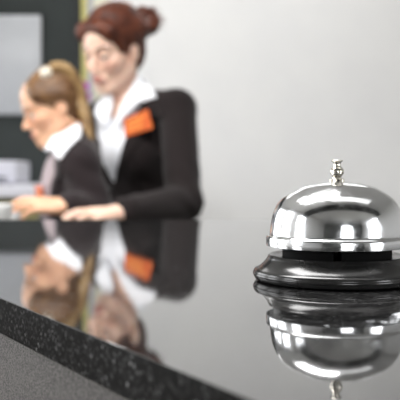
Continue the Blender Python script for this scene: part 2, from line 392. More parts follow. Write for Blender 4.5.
sp = smoothpath([(OX + .004, OY, cz + .1), (OX + .022, OY, cz + .28), (OX + .016, OY, fz - .06), (OX + .005, OY - .01, fz + .01), (OX - .03, OY - .03, fz + .035)], 28)
bm = bmesh.new(); tube(bm, sp, [.0055] * 18 + list(np.linspace(.0055, .0025, len(sp) - 18)), 8); obj('stem', bm, M['stem'], orc, smooth=True)
def blossom(cen, face, s):
    face = Vector(face).normalized(); q = face.to_track_quat('Z', 'Y').to_matrix()
    bm = bmesh.new()
    for k in range(5):
        an = k * 2 * PI / 5 + PI / 2; wide = .55 if k in (1, 4) else .36
        row = []
        for t in np.linspace(.02, 1, 8):
            w = wide * math.sin(PI * min(.97, t ** .8)) ** .7
            for j in (-1, 0, 1):
                lx, ly, lz = t, j * w, .25 * t * t - .12 * abs(j) * w
                row.append(bm.verts.new(Vector([float(t) for t in cen]) + q @ Vector(((lx * math.cos(an) - ly * math.sin(an)) * s, (lx * math.sin(an) + ly * math.cos(an)) * s, lz * s))))
        for i in range(7):
            for j in range(2): bm.faces.new((row[i * 3 + j], row[i * 3 + j + 1], row[i * 3 + j + 4], row[i * 3 + j + 3]))
    fl_ = obj('blossom', bm, M['petal'], orc, smooth=True)
    bm = bmesh.new(); bmesh.ops.create_uvsphere(bm, u_segments=12, v_segments=8, radius=s * .2)
    for q2 in bm.verts: q2.co = Vector(cen) + q @ Vector((q2.co.x, q2.co.y * .7 - .1 * s, q2.co.z * 1.3 + .12 * s))
    o = obj('lip', bm, M['petal_lip'], None, smooth=True); o.parent = fl_
blossom((OX + .006, OY - .03, fz), (-.1, -1, .1), .032)
blossom((OX - .032, OY - .045, fz + .028), (-.5, -1, .0), .026)
blossom((OX + .02, OY - .03, fz - .05), (.4, -1, -.1), .024)

# things on the staff desk at the far left
cx_, cd = (-3 - 200) / F * 1.78, 1.78
cup = thing('coffee_cup', 'white cup at the far left behind the counter edge', 'cup', (cx_, cd, DZ))
bm = bmesh.new(); lathe(bm, [(0, .0), (.022, .0), (.024, .003), (.033, .068), (.035, .079), (.0345, .0805), (.033, .079), (.030, .05), (.021, .008), (0, .006)], (cx_, cd, DZ), 40); obj('bowl', bm, M['ceramic'], cup, angle=50)
bm = bmesh.new(); tube(bm, smoothpath([(cx_ - .031, cd, DZ + .055), (cx_ - .052, cd, DZ + .052), (cx_ - .054, cd, DZ + .032), (cx_ - .028, cd, DZ + .022)], 18), .0042, 10); obj('handle', bm, M['ceramic'], cup, smooth=True)
hx0, hx1, hd = (5 - 200) / F * 1.86, (18 - 200) / F * 1.86, 1.86
hol = thing('card_holder', 'small grey card holder beside the white cup', 'card holder', ((hx0 + hx1) / 2, hd, DZ))
bm = bmesh.new(); box(bm, (hx0, hd - .03, DZ), (hx1, hd + .03, DZ + .01), .003); box(bm, (hx0, hd + .018, DZ + .006), (hx1, hd + .026, DZ + .058), .003); box(bm, (hx0, hd - .03, DZ + .006), (hx1, hd - .024, DZ + .03), .002); obj('tray', bm, M['grey_plastic'], hol, angle=40)
bm = bmesh.new(); box(bm, (hx0 + .004, hd - .02, DZ + .0102), (hx1 - .004, hd + .016, DZ + .05)); obj('card_stack', bm, M['card'], hol)

# ------------------------------------------------------------------ sculpting by distance field
class Field:
    def __init__(s, lo, hi, h):
        s.h = h; s.lo = np.array(lo, float); n = np.ceil((np.array(hi) - s.lo) / h).astype(int) + 1
        s.ax = [s.lo[i] + h * np.arange(n[i]) for i in range(3)]
        s.D = np.full(n, .5, np.float32)
    def _sl(s, lo, hi):
        i0 = np.maximum(0, np.floor((np.array(lo) - s.lo) / s.h).astype(int)); i1 = np.minimum(s.D.shape, np.ceil((np.array(hi) - s.lo) / s.h).astype(int) + 1)
        if (i1 <= i0).any(): return None
        return tuple(slice(a, b) for a, b in zip(i0, i1))
    def pts(s, sl):
        X, Y, Z = np.meshgrid(*[s.ax[i][sl[i]] for i in range(3)], indexing='ij')
        return np.stack([X, Y, Z], -1).astype(np.float32)
    def op(s, prim, k=.01, mode='add', pad=None):
        fn, lo, hi = prim; pd = (k + 3 * s.h) if pad is None else pad
        sl = s._sl(np.array(lo) - pd, np.array(hi) + pd)
        if sl is None: return s
        d = fn(s.pts(sl)).astype(np.float32); a = s.D[sl]; k = max(k, 1e-5)
        if mode == 'add': b = d; hh = np.maximum(k - np.abs(a - b), 0) / k; s.D[sl] = np.minimum(a, b) - hh * hh * k / 4
        else: b = -d; hh = np.maximum(k - np.abs(a - b), 0) / k; s.D[sl] = np.maximum(a, b) + hh * hh * k / 4
        return s
    def sub(s, prim, k=.005): return s.op(prim, k, 'sub')
    def copy(s):
        f = Field.__new__(Field); f.h, f.lo, f.ax, f.D = s.h, s.lo, s.ax, s.D.copy(); return f
    def clip(s, fn, k=.002):
        b = fn(s.pts(tuple(slice(None) for _ in range(3)))).astype(np.float32); hh = np.maximum(k - np.abs(s.D - b), 0) / k
        s.D = np.maximum(s.D, b) + hh * hh * k / 4; return s
    def sample(s, P):
        q = (np.atleast_2d(P) - s.lo) / s.h; i = np.clip(q.astype(int), 0, np.array(s.D.shape) - 2); f = q - i; r = 0
        for a in (0, 1):
            for b in (0, 1):
                for c_ in (0, 1):
                    w = (f[:, 0] if a else 1 - f[:, 0]) * (f[:, 1] if b else 1 - f[:, 1]) * (f[:, 2] if c_ else 1 - f[:, 2])
                    r = r + w * s.D[i[:, 0] + a, i[:, 1] + b, i[:, 2] + c_]
        return r
    def hit(s, px, py, off=0.0):
        ds = np.arange(s.ax[1][0], s.ax[1][-1], .001); P = np.stack([(px - 200) / F * ds, ds, CAMZ + (YH - py) / F * ds], 1)
        v = s.sample(P); j = np.argmax(v < off); return P[j]
    def mesh(s):
        D = s.D.copy()
        for ax in range(3):
            sl = [slice(None)] * 3
            for e_ in (0, -1): sl[ax] = e_; D[tuple(sl)] = np.maximum(D[tuple(sl)], 1e-3)
        ins = D < 0; n = D.shape
        cnt = np.zeros((n[0] - 1, n[1] - 1, n[2] - 1), np.int8)
        corners = [(a, b, c_) for a in (0, 1) for b in (0, 1) for c_ in (0, 1)]
        for a, b, c_ in corners: cnt += ins[a:n[0] - 1 + a, b:n[1] - 1 + b, c_:n[2] - 1 + c_]
        act = np.argwhere((cnt > 0) & (cnt < 8)); idx = np.full(cnt.shape, -1, np.int64); idx[tuple(act.T)] = np.arange(len(act))
        V = {c_: D[act[:, 0] + c_[0], act[:, 1] + c_[1], act[:, 2] + c_[2]] for c_ in corners}
        acc = np.zeros((len(act), 3)); w = np.zeros(len(act))
        for c0 in corners:
            for ax in range(3):
                if c0[ax]: continue
                c1 = list(c0); c1[ax] = 1; c1 = tuple(c1); a, b = V[c0], V[c1]; mk = (a < 0) != (b < 0)
                t = np.where(mk, a / np.where(mk, a - b, 1), 0); p = np.zeros((len(act), 3)); p += c0; p[:, ax] += t
                acc += p * mk[:, None]; w += mk
        verts = (act + acc / w[:, None]) * s.h + s.lo
        quads = []
        for ax in range(3):
            u, v_ = [(1, 2), (2, 0), (0, 1)][ax]
            a = np.take(ins, range(n[ax] - 1), ax); b = np.take(ins, range(1, n[ax]), ax)
            E = np.argwhere(a != b); E = E[(E[:, u] > 0) & (E[:, v_] > 0) & (E[:, u] < n[u] - 1) & (E[:, v_] < n[v_] - 1)]
            fl_ = a[tuple(E.T)]
            q = []
            for du, dv in ((-1, -1), (0, -1), (0, 0), (-1, 0)):
                c_ = E.copy(); c_[:, u] += du; c_[:, v_] += dv; q.append(idx[tuple(c_.T)])
            q = np.stack(q, 1); q[~fl_] = q[~fl_][:, ::-1]; quads.append(q)
        return verts, np.concatenate(quads)
def flat(name, verts, quads, m, parent=None, smooth_it=0, color=None):
    if smooth_it:
        nv = len(verts); e_ = np.concatenate([quads[:, [0, 1]], quads[:, [1, 2]], quads[:, [2, 3]], quads[:, [3, 0]]])
        for it in range(smooth_it):
            for lam in (.5, -.52):
                a = np.zeros_like(verts); w = np.zeros(nv)
                np.add.at(a, e_[:, 0], verts[e_[:, 1]]); np.add.at(a, e_[:, 1], verts[e_[:, 0]]); np.add.at(w, e_[:, 0], 1); np.add.at(w, e_[:, 1], 1)
                verts = verts + lam * (a / np.maximum(w, 1)[:, None] - verts)
    me = bpy.data.meshes.new(name)
    me.vertices.add(len(verts)); me.vertices.foreach_set('co', verts.astype(np.float32).ravel())
    me.loops.add(len(quads) * 4); me.loops.foreach_set('vertex_index', quads.astype(np.int32).ravel())
    me.polygons.add(len(quads)); me.polygons.foreach_set('loop_start', np.arange(0, len(quads) * 4, 4, dtype=np.int32))
    me.polygons.foreach_set('use_smooth', np.ones(len(quads), bool))
    me.update(calc_edges=True); me.validate()
    if color is not None:
        at_ = me.color_attributes.new('Col', 'FLOAT_COLOR', 'POINT'); cc = color(verts).astype(np.float32); at_.data.foreach_set('color', cc.ravel())
    me.materials.append(m)
    return link(bpy.data.objects.new(name, me), parent)
def cap(a, b, r1, r2=None):
    a = np.array(a, float); b = np.array(b, float); r2 = r1 if r2 is None else r2; R = max(r1, r2); ba = b - a; bb = ba @ ba + 1e-12
    def fn(P):
        pa = P - a; t = np.clip(pa @ ba / bb, 0, 1); return np.linalg.norm(pa - t[..., None] * ba, axis=-1) - (r1 + (r2 - r1) * t)
    return fn, np.minimum(a, b) - R, np.maximum(a, b) + R
I3 = np.eye(3)
def ell(c_, r, R=I3):
    c_ = np.array(c_, float); r = np.array(r, float); m_ = r.max()
    def fn(P):
        q = (P - c_) @ R; k0 = np.linalg.norm(q / r, axis=-1); k1 = np.linalg.norm(q / (r * r), axis=-1) + 1e-9; return k0 * (k0 - 1) / k1
    return fn, c_ - m_, c_ + m_
class Frame:   # local X = person's right, Y = forward, Z = up
    def __init__(s, c_, yaw, pitch=0, roll=0, scale=1.0):
        y, p, r = map(math.radians, (yaw, pitch, roll))
        # yaw 0 faces the camera (-Y world); positive yaw turns towards the left of the picture; pitch positive bows
        base = np.array([[-1, 0, 0], [0, -1, 0], [0, 0, 1.]]).T     # columns: local axes in world
        Rz = np.array([[math.cos(-y), -math.sin(-y), 0], [math.sin(-y), math.cos(-y), 0], [0, 0, 1]])
        Rx = np.array([[1, 0, 0], [0, math.cos(-p), -math.sin(-p)], [0, math.sin(-p), math.cos(-p)]])
        Ry = np.array([[math.cos(r), 0, math.sin(r)], [0, 1, 0], [-math.sin(r), 0, math.cos(r)]])
        s.R = Rz @ base @ Rx @ Ry; s.c = np.array(c_, float); s.k = scale
    def w(s, p): return s.c + s.R @ (np.array(p, float) * s.k)
    def loc(s, P): return ((P - s.c) @ s.R) / s.k
    def ell(s, p, r): return ell(s.w(p), np.array(r) * s.k, s.R)
    def cap(s, a, b, r1, r2=None): return cap(s.w(a), s.w(b), r1 * s.k, (r1 if r2 is None else r2) * s.k)
def polyfn(pts, d0, ymax=None, yfn=None):
    """2-D outline in the plane square to the aisle at depth d0, extruded along Y (negative inside)"""
    V = np.array([[(p[0] - 200) / F * d0, CAMZ + (YH - p[1]) / F * d0] for p in pts])
    def fn(P):
        x, z = P[..., 0], P[..., 2]; d = np.full(x.shape, 1e9); sgn = np.ones(x.shape); n = len(V)
        for i in range(n):
            a, b = V[i], V[i - 1]; ex, ez = b - a; wx, wz = x - a[0], z - a[1]
            t = np.clip((wx * ex + wz * ez) / (ex * ex + ez * ez), 0, 1); d = np.minimum(d, (wx - ex * t) ** 2 + (wz - ez * t) ** 2)
            c1, c2, c3 = z >= a[1], z < b[1], ex * wz > ez * wx
            sgn = np.where((c1 & c2 & c3) | (~c1 & ~c2 & ~c3), -sgn, sgn)
        d = sgn * np.sqrt(d)
        if ymax is not None: d = np.maximum(d, P[..., 1] - ymax)
        return d
    return fn
def add_head(f, fr):
    A = lambda p, k=.02: f.op(p, k)
    A(fr.ell((0, -.014, .030), (.072, .092, .084)), .01)
    A(fr.ell((0, .026, -.030), (.058, .062, .078)), .03)
    A(fr.ell((0, .040, .045), (.056, .046, .05)), .03)
    for s in (-1, 1):
        A(fr.ell((s * .040, .052, -.024), (.020, .022, .020)), .025)          # cheekbones
        A(fr.cap((s * .054, -.005, -.050), (s * .020, .066, -.098), .014, .013), .025)  # jaw line
    A(fr.ell((0, .070, -.098), (.020, .017, .016)), .02)                         # chin
    for s in (-1, 1):
        f.sub(fr.ell((s * .031, .101, .002), (.019, .022, .012)), .014)           # eye sockets
        A(fr.cap((s * .014, .087, .020), (s * .045, .075, .021), .007, .006), .012)  # brow
        A(fr.ell((s * .031, .074, .003), (.0155, .0145, .0095)), .003)              # upper lid
        f.sub(fr.ell((s * .031, .091, -.0035), (.0125, .012, .0022)), .002)          # eye slit
    A(fr.cap((0, .086, .004), (0, .107, -.032), .0065, .0085), .010)               # nose bridge
    A(fr.ell((0, .106, -.034), (.0095, .009, .008)), .006)
    for s in (-1, 1):
        A(fr.ell((s * .0105, .096, -.037), (.007, .009, .0065)), .005)
        f.sub(fr.ell((s * .0062, .101, -.0435), (.0034, .005, .003)), .002)
    A(fr.ell((0, .082, -.067), (.026, .014, .018)), .012)
    A(fr.ell((-.008, .093, -.0605), (.013, .0065, .0042)), .003); A(fr.ell((.008, .093, -.0605), (.013, .0065, .0042)), .003)
    A(fr.ell((0, .0915, -.0705), (.017, .0075, .0052)), .003)
    f.sub(fr.cap((-.019, .097, -.0655), (.019, .097, -.0655), .0016), .002)
    for s in (-1, 1):                                                               # ears
        A(fr.ell((s * .073, -.008, -.004), (.008, .017, .030)), .006)
        f.sub(fr.ell((s * .082, -.004, .000), (.006, .009, .017)), .004)
        A(fr.ell((s * .071, .000, -.032), (.006, .008, .009)), .006)
def head_color(fr, skin, blush, lip, brow):
    def col(v):
        q = fr.loc(v); c_ = np.tile(np.array(skin), (len(v), 1))
        def blend(m_, c2): nonlocal c_; c_ = c_ * (1 - m_[:, None]) + np.array(c2)[None] * m_[:, None]
        for s in (-1, 1):
            blend(.45 * np.exp(-(((q[:, 0] - s * .042) / .02) ** 2 + ((q[:, 2] + .03) / .02) ** 2)) * (q[:, 1] > .02), blush)
            zb = .021 + .006 * np.exp(-((np.abs(q[:, 0]) - .034) / .012) ** 2)
            ax_ = np.abs(q[:, 0]); m_ = np.clip(1.5 - ((q[:, 2] - zb) / .0042) ** 2, 0, 1) * np.clip((ax_ - .010) / .006, 0, 1) * np.clip((.052 - ax_) / .010, 0, 1) * (q[:, 1] > .03); blend(m_ * .75, brow)
            m_ = (np.abs(q[:, 2] + .001) < .0026) & (np.abs(np.abs(q[:, 0]) - .031) < .0145) & (q[:, 1] > .05); blend(m_ * .8, (.04, .025, .02, 1))
        m_ = np.clip(2.2 * (1.15 - (q[:, 0] / .023) ** 2 - ((q[:, 2] + .0655) / .0115) ** 2), 0, 1) * (q[:, 1] > .07); blend(m_ * .8, lip)
        return c_
    return col
def add_hand(f, wr, fwd, up, thumb, curl, spread=.20, s=1.0):
    """wrist point, direction of fingers, back-of-hand normal, thumb side (+1/-1 along fwd x up)"""
    y = np.array(fwd, float); y /= np.linalg.norm(y); z = np.array(up, float); z -= (z @ y) * y; z /= np.linalg.norm(z); x = np.cross(y, z) * thumb
    W = lambda a, b, c_: np.array(wr) + s * (x * a + y * b + z * c_)
    kn = [(.027, .082, .004), (.009, .086, .007), (-.009, .082, .005), (-.025, .074, 0)]
    f.op(cap(wr, W(0, .02, 0), .024 * s, .020 * s), .015)
    for i, q in enumerate(kn):
        f.op(cap(W(q[0] * .55, .01, 0), W(*q), .014 * s, .0105 * s), .012)
    f.op(ell(W(0, .048, -.003), (.034 * s, .042 * s, .013 * s), np.stack([x, y, z], 1)), .012)
    ln = [(.042, .024, .021), (.046, .028, .022), (.042, .026, .021), (.033, .020, .019)]; rr = [.0088, .0090, .0085, .0075]
    for i, q in enumerate(kn):
        p = np.array(q); an = 0; sp_ = spread * (1.3 - i * .9)
        for j in range(3):
            an += curl[i][j]; d = np.array([math.sin(sp_) * math.cos(an), math.cos(sp_) * math.cos(an), -math.sin(an)]); p2 = p + d * ln[i][j]
            f.op(cap(W(*p), W(*p2), rr[i] * s * (1 - .07 * j), rr[i] * s * (.94 - .09 * j)), .002); p = p2
    p = np.array([.020, .020, -.006])
    for j, (d, l_, r_) in enumerate((((.72, .62, -.30), .042, .0125), ((.52, .82, -.24), .032, .0098), ((.34, .92, -.18), .025, .0086))):
        d = np.array(d) / np.linalg.norm(d); p2 = p + d * l_; f.op(cap(W(*p), W(*p2), r_ * s, r_ * .88 * s), .008 if j == 0 else .003); p = p2
def sphere_part(name, c_, r, m, parent, R=None, color=None):
    bm = bmesh.new(); bmesh.ops.create_uvsphere(bm, u_segments=24, v_segments=16, radius=r)
    for q in bm.verts: q.co += Vector([float(t) for t in c_])
    o = obj(name, bm, m, parent, smooth=True)
    if color is not None:
        co = np.array([q.co for q in o.data.vertices]); a_ = o.data.color_attributes.new('Col', 'FLOAT_COLOR', 'POINT'); a_.data.foreach_set('color', color(co).astype(np.float32).ravel())
    return o
def eye_color(fr, s):
    def col(v):
        q = fr.loc(v) - np.array([s * .031, .074, -.002]); q /= np.linalg.norm(q, axis=1)[:, None]
        an = np.degrees(np.arccos(np.clip(q[:, 1] * .94 - q[:, 2] * .34, -1, 1)))
        c_ = np.tile(np.array([.85, .83, .80, 1]), (len(v), 1)); c_[an < 30] = (.10, .06, .03, 1); c_[an < 13] = (.005, .005, .005, 1); return c_
    return col
def torso(f, fr, Ls, Rs, Nk, off, waist=1.0, depth=.44, hip=.60):
    """fr origin = base of the neck"""
    f.op(cap(Ls, Rs, .048 + off, .048 + off), .03)
    mid = (np.array(Ls) + np.array(Rs)) / 2
    for q in (Ls, Rs): f.op(cap(Nk + np.array([0, 0, .01]), np.array(q) + np.array([0, 0, .006]), .040 + off, .040 + off), .04)
    f.op(fr.ell((0, .005, -.165), (.148 + off, .098 + off, .175 + off)), .05)
    for s in (-1, 1): f.op(fr.ell((s * .070, .072, -.185), (.062 + off, .052 + off, .066 + off)), .05)
    f.op(fr.ell((0, -.005, -.34), (.118 * waist + off, .088 + off, .16 + off)), .06)
    f.op(fr.ell((0, -.01, -.50), (.160 + off, .112 + off, .15 + off)), .08)
def legs(f, fr, off, foot_z=0.0, zhip=-.52):
    for s in (-1, 1):
        a = fr.w((s * .085, -.01, zhip)); kz_ = (a[2] + .08) * .54
        k_ = np.array([a[0], a[1], kz_]) + (fr.R @ np.array([0, .02, 0])); an = np.array([a[0], a[1], .085]) + (fr.R @ np.array([s * .01, -.015, 0]))
        f.op(cap(a, k_, .082 + off, .055 + off), .04); f.op(cap(k_, an, .055 + off, .036 + off), .03)
def shoes(fr, person, zhip=-.52):
    for s in (-1, 1):
        a = fr.w((s * .085, -.01, zhip)); fw = fr.R @ np.array([0, 1, 0]); fw[2] = 0; fw /= np.linalg.norm(fw)
        b = np.array([a[0], a[1], 0]) + fr.R @ np.array([s * .01, -.015, 0]); b[2] = 0
        f = Field(b - .2, b + np.array([.2, .2, .13]), .005)
        f.op(cap(b - fw * .03 + [0, 0, .042], b + fw * .10 + [0, 0, .032], .036, .036), .02); f.op(cap(b + fw * .10 + [0, 0, .03], b + fw * .16 + [0, 0, .024], .036, .026), .02)
        f.op(cap(b + [0, 0, .05], b + [0, 0, .085], .038, .040), .02); f.sub((lambda P: P[..., 2] - 0.001, b - .2, b + np.array([.2, .2, .02])), .002)
        flat('shoe', *f.mesh(), M['shoe'], person)
def plate(name, f, corners, m, parent, thick=.003, off=.006, div=6):
    """thin tag lying on a garment: the four outline points are dropped on its surface"""
    P = [f.hit(*q) for q in corners]; bm = bmesh.new(); cen = sum(P) / 4
    n = np.cross(P[1] - P[0], P[3] - P[0]); n /= np.linalg.norm(n); n = n if n[1] < 0 else -n
    lift = max(0, max((f.hit(u, v_) - cen) @ n for u in np.linspace(min(c_[0] for c_ in corners), max(c_[0] for c_ in corners), 6) for v_ in np.linspace(min(c_[1] for c_ in corners), max(c_[1] for c_ in corners), 6))); off = off + lift * .6
    rays = [at(*q, 1.0) - np.array([0, 0, CAMZ]) for q in corners]; O = np.array([0, 0, CAMZ]); P = [O + r * (((cen - O) @ n) / (r @ n)) for r in rays]
    rings = []
    for o_ in (off - thick, off):
        rings.append([bm.verts.new(Vector(p - n * ((p - cen) @ n) + n * o_)) for p in P])
    bm.faces.new(rings[0][::-1]); bm.faces.new(rings[1])
    for i in range(4): bm.faces.new((rings[0][i], rings[0][(i + 1) % 4], rings[1][(i + 1) % 4], rings[1][i]))
    bmesh.ops.bevel(bm, geom=list(bm.edges), offset=.0008, segments=2, affect='EDGES')
    return obj(name, bm, m, parent, angle=40), [p + n * off for p in P], n

# ------------------------------------------------------------------ standing receptionist (auburn bun)
Nk = at(125, 100, 2.57); Ls = at(176, 110, 2.46); Rs = at(86, 126, 2.66)
w_head = Frame(at(114, 51, 2.52), 36, 20, -4, 1.05)
w_tor = Frame(Nk, 29, 4, 4)
w_el = at(184, 203, 2.27); w_wr = at(122, 213, 2.01)
r_el = at(76, 230, 2.78); r_wr = np.array([r_el[0] + .0, r_el[1] - .02, .80])
lo, hi = np.array([-.62, 1.84, 0.0]), np.array([.10, 2.96, 1.72])
f = Field(lo, hi, .0032)
torso(f, w_tor, Ls, Rs, Nk, -.022)
legs(f, w_tor, -.014); 
for s in (-1, 1):
    a = w_tor.w((s * .085, -.01, -.52)); b = np.array([a[0], a[1], 0]) + w_tor.R @ np.array([s * .01, -.015, 0]); fw = w_tor.R @ np.array([0, 1, 0]); b[2] = .04
    f.op(cap(b + [0, 0, .05], b, .03, .025), .02); f.op(cap(b - fw * .02, b + fw * .12, .024, .02), .02)
f.op(cap(Ls, w_el, .040, .034), .03); f.op(cap(w_el, w_wr, .034, .024), .02)
f.op(cap(Rs, r_el, .040, .034), .03); f.op(cap(r_el, r_wr, .034, .024), .02)
f.op(cap(Nk - [0, 0, .02], w_head.w((0, -.022, -.055)), .050, .047), .03)
add_head(f, w_head)
c3 = lambda i, s=1: [(i, .45 * s, .35 * s), (i, .5 * s, .35 * s), (i, .5 * s, .35 * s), (i, .5 * s, .3 * s)]
add_hand(f, w_wr + [-.008, -.004, 0], (-.80, -.60, -.03), (.05, -.35, 1), 1, c3(.10, .6), s=.82)
add_hand(f, r_wr, (.02, -.15, -1), (-.9, .2, 0), 1, c3(.2), s=.92)
colw = head_color(w_head, srgb(244, 206, 184), srgb(222, 150, 128), srgb(192, 108, 100), srgb(84, 48, 34))
woman = flat('person', *f.mesh(), M['skin'], None, 0, colw)
tag(woman, 'woman with auburn hair in a bun, white shirt and dark jacket, standing, looking down', 'person')
for s in (-1, 1): sphere_part('eye', w_head.w((s * .031, .074, -.002)), .0115, M['eye'], woman, color=eye_color(w_head, s))
# jacket
DJ = 2.45
jf = Field((-.62, 1.95, .80), (.12, 2.98, 1.52), .005)
torso(jf, w_tor, Ls, Rs, Nk - [0, 0, .012], .004)
jf.op(cap(Ls + [.004, 0, .004], w_el, .058, .052), .02); jf.op(cap(w_el, w_wr + (w_el - w_wr) * .06, .052, .040), .02)
jf.op(cap(Rs, r_el, .056, .050), .03); jf.op(cap(r_el, r_wr + (r_el - r_wr) * .1, .050, .038), .02)
jf.sub(cap(Nk - [0, 0, .05], w_head.w((0, -.02, -.05)), .060, .064), .004)
shirt_field = Field((-.54, 2.22, 1.10), (.02, 2.80, 1.52), .004)
torso(shirt_field, w_tor, Ls * .7 + Nk * .3, Rs * .7 + Nk * .3, Nk - [0, 0, .012], -.008)
base_jf = jf.copy()
VN = [(100, 80), (140, 74), (147, 92), (133, 118), (123, 146), (112, 183), (99, 158), (92, 122), (90, 100)]
jf.op((polyfn(VN, DJ, 2.59), jf.lo, jf.lo + np.array(jf.D.shape) * jf.h), .003, 'sub')
# folds at the elbow, waist and shoulder
def folds(P):
    return .0016 * np.sin(P[..., 2] * 95 + 60 * P[..., 0] + 4 * np.sin(P[..., 0] * 30)) * np.exp(-((P[..., 2] - 1.10) / .10) ** 2)
full = tuple(slice(None) for _ in range(3)); jf.D += folds(jf.pts(full)).astype(np.float32)
jacket = flat('jacket', *jf.mesh(), M['jacket'], woman, 1)
def overlay(name, basef, off, poly, d0, ymax, m, parent, inner=.012, k=.002):
    q = basef.copy(); D0 = q.D.copy(); q.D = np.maximum(D0 - off, -(D0 - off + inner)).astype(np.float32)
    q.clip(polyfn(poly, d0, ymax), k); return flat(name, *q.mesh(), m, parent, 1)
overlay('lapel', base_jf, .005, [(147, 91), (158, 90), (167, 118), (150, 122), (152, 128), (126, 164), (113, 183), (123, 147), (134, 118)], DJ, 2.57, M['jacket'], jacket)
overlay('lapel', base_jf, .005, [(92, 118), (99, 158), (112, 183), (103, 172), (88, 140)], DJ, 2.57, M['jacket'], jacket)
for (bx, by) in ((111, 188), (112, 206)):
    p = base_jf.hit(bx, by); bm = bmesh.new(); bmesh.ops.create_uvsphere(bm, u_segments=16, v_segments=10, radius=.009)
    for q in bm.verts: q.co = Vector((p[0] + q.co.x, p[1] - .004 + q.co.y * .45, p[2] + q.co.z))
    obj('button', bm, M['button'], None, smooth=True).parent = jacket
# pocket on chest, and orange badge with paler marks
bd, P4, nn = plate('name_badge', base_jf, [(127, 122), (151, 112), (156, 131), (128, 140)], M['badge'], None, .003, .009); bd.parent = jacket
bm = bmesh.new()
for (v0, v1, u0, u1) in ((.22, .36, .14, .82), (.50, .62, .14, .64), (.72, .80, .14, .74)):
    q = lambda u, v_: Vector((P4[0] * (1 - u) + P4[1] * u) * (1 - v_) + (P4[3] * (1 - u) + P4[2] * u) * v_ + nn * .0004)
    bm.faces.new([bm.verts.new(q(u0, v0)), bm.verts.new(q(u1, v0)), bm.verts.new(q(u1, v1)), bm.verts.new(q(u0, v1))])
BMK = (bm, bd)
o = obj('badge_lettering', bm, M['badge_mark'], None); o.parent = jacket
# shirt
sf = shirt_field.copy()
sf.op(cap(Nk + [0, .004, -.03], w_head.w((0, -.022, -.075)), .066, .060), .02)
sf.sub(cap(Nk - [0, 0, .03], w_head.w((0, -.022, -.05)), .054, .055), .003)
sf.clip(lambda P: P[..., 2] - (Nk[2] + .035 + (P[..., 1] - Nk[1]) * .35), .004)
sf.op((polyfn([(104, 80), (128, 84), (124, 96), (117, 112), (113, 120), (108, 112), (104, 98)], 2.47, 2.56), sf.lo, sf.lo + np.array(sf.D.shape) * sf.h), .003, 'sub')
shirt = flat('shirt', *sf.mesh(), M['shirt'], woman, 1)
cf = Field((-.54, 2.22, 1.10), (.02, 2.80, 1.52), .004)
torso(cf, w_tor, Ls, Rs, Nk - [0, 0, .012], .004); cf.op(cap(Nk + [0, .004, -.03], w_head.w((0, -.022, -.08)), .068, .064), .02)
overlay('collar', cf, .010, [(137, 74), (146, 77), (158, 99), (139, 104), (124, 118), (116, 130), (118, 112), (128, 92)], 2.47, 2.60, M['shirt'], shirt, .008)
overlay('collar', cf, .010, [(107, 86), (112, 90), (112, 108), (106, 128), (98, 120), (92, 112), (98, 98)], 2.47, 2.60, M['shirt'], shirt, .008)
for k, (bx, by) in enumerate(((112, 138), (112, 158))):
    p = shirt_field.hit(bx, by); bm = bmesh.new(); bmesh.ops.create_uvsphere(bm, u_segments=12, v_segments=8, radius=.005)
    for q in bm.verts: q.co = Vector((p[0] + q.co.x, p[1] - .001 + q.co.y * .4, p[2] + q.co.z))
    obj('button', bm, M['shirt'], None, smooth=True).parent = shirt
tf = Field((-.56, 2.2, .06), (.05, 2.90, 1.0), .007)
tf.op(w_tor.ell((0, -.01, -.50), (.166, .118, .14)), .05); legs(tf, w_tor, .004); tf.clip(lambda P: .075 - P[..., 2])
flat('trousers', *tf.mesh(), M['trousers'], woman, 1); shoes(w_tor, woman)
# hair helper
def hair_cap(f, fr, side=0.0):
    f.op(fr.ell((0, -.018, .036), (.082, .100, .090)), .005)
    f.op(fr.ell((0, -.045, -.02), (.066, .062, .065)), .03)
    # face opening: keeps brow, cheeks and ears free
    f.sub(fr.ell((0, .085, -.020), (.068, .075, .088)), .012)
    f.sub(fr.ell((0, .03, -.105), (.088, .085, .075)), .012)
    for s in (-1, 1): f.sub(fr.ell((s * .082, -.002, -.016), (.016, .022, .030)), .008)
def strands(f, fr, cx, cy, cz_, n=46, amp=.0011):
    P = f.pts(full); q = fr.loc(P) - np.array([cx, cy, cz_]); an = np.arctan2(q[..., 0], q[..., 2] + 1e-6)
    f.D += (amp * np.sin(an * n + 3 * np.sin(q[..., 1] * 60))).astype(np.float32)
hf = Field(w_head.c - .19, w_head.c + np.array([.22, .19, .24]), .0035)
hair_cap(hf, w_head)
for s, zz in ((-1, .0), (1, .0)):   # volume swept over the temples and a loose lock on the far side
    hf.op(w_head.cap((s * .052, .060, .066), (s * .066, -.06, .05), .020, .026), .03)
    hf.op(w_head.cap((s * .060, .052, .055), (s * .069, .036, .005), .010, .006), .012)
hf.op(w_head.cap((-.03, .070, .084), (.04, .063, .080), .014, .015), .03)
hf.op(w_head.ell((0, -.03, .095), (.060, .070, .038)), .04)
strands(hf, w_head, 0, 0, 0)
hair = flat('hair', *hf.mesh(), M['hair_red'], woman, 1)
bc = at(146, 23, 2.60)
bf = Field(bc - .09, bc + .09, .0035)
for k in range(7):
    an = k * 2 * PI / 7; bf.op(ell(bc + np.array([.022 * math.cos(an), .012 * math.sin(an * 2), .025 * math.sin(an)]), (.027, .034, .026)), .012)
bf.D += (.002 * np.sin(np.linalg.norm(bf.pts(full) - bc - np.array([.01, -.01, .0]), axis=-1) * 420)).astype(np.float32)
bf.op(cap(bc, w_head.w((0, -.085, .06)), .022, .03), .02)
bun = flat('bun', *bf.mesh(), M['hair_red'], None, 1); bun.parent = hair
bm = bmesh.new()
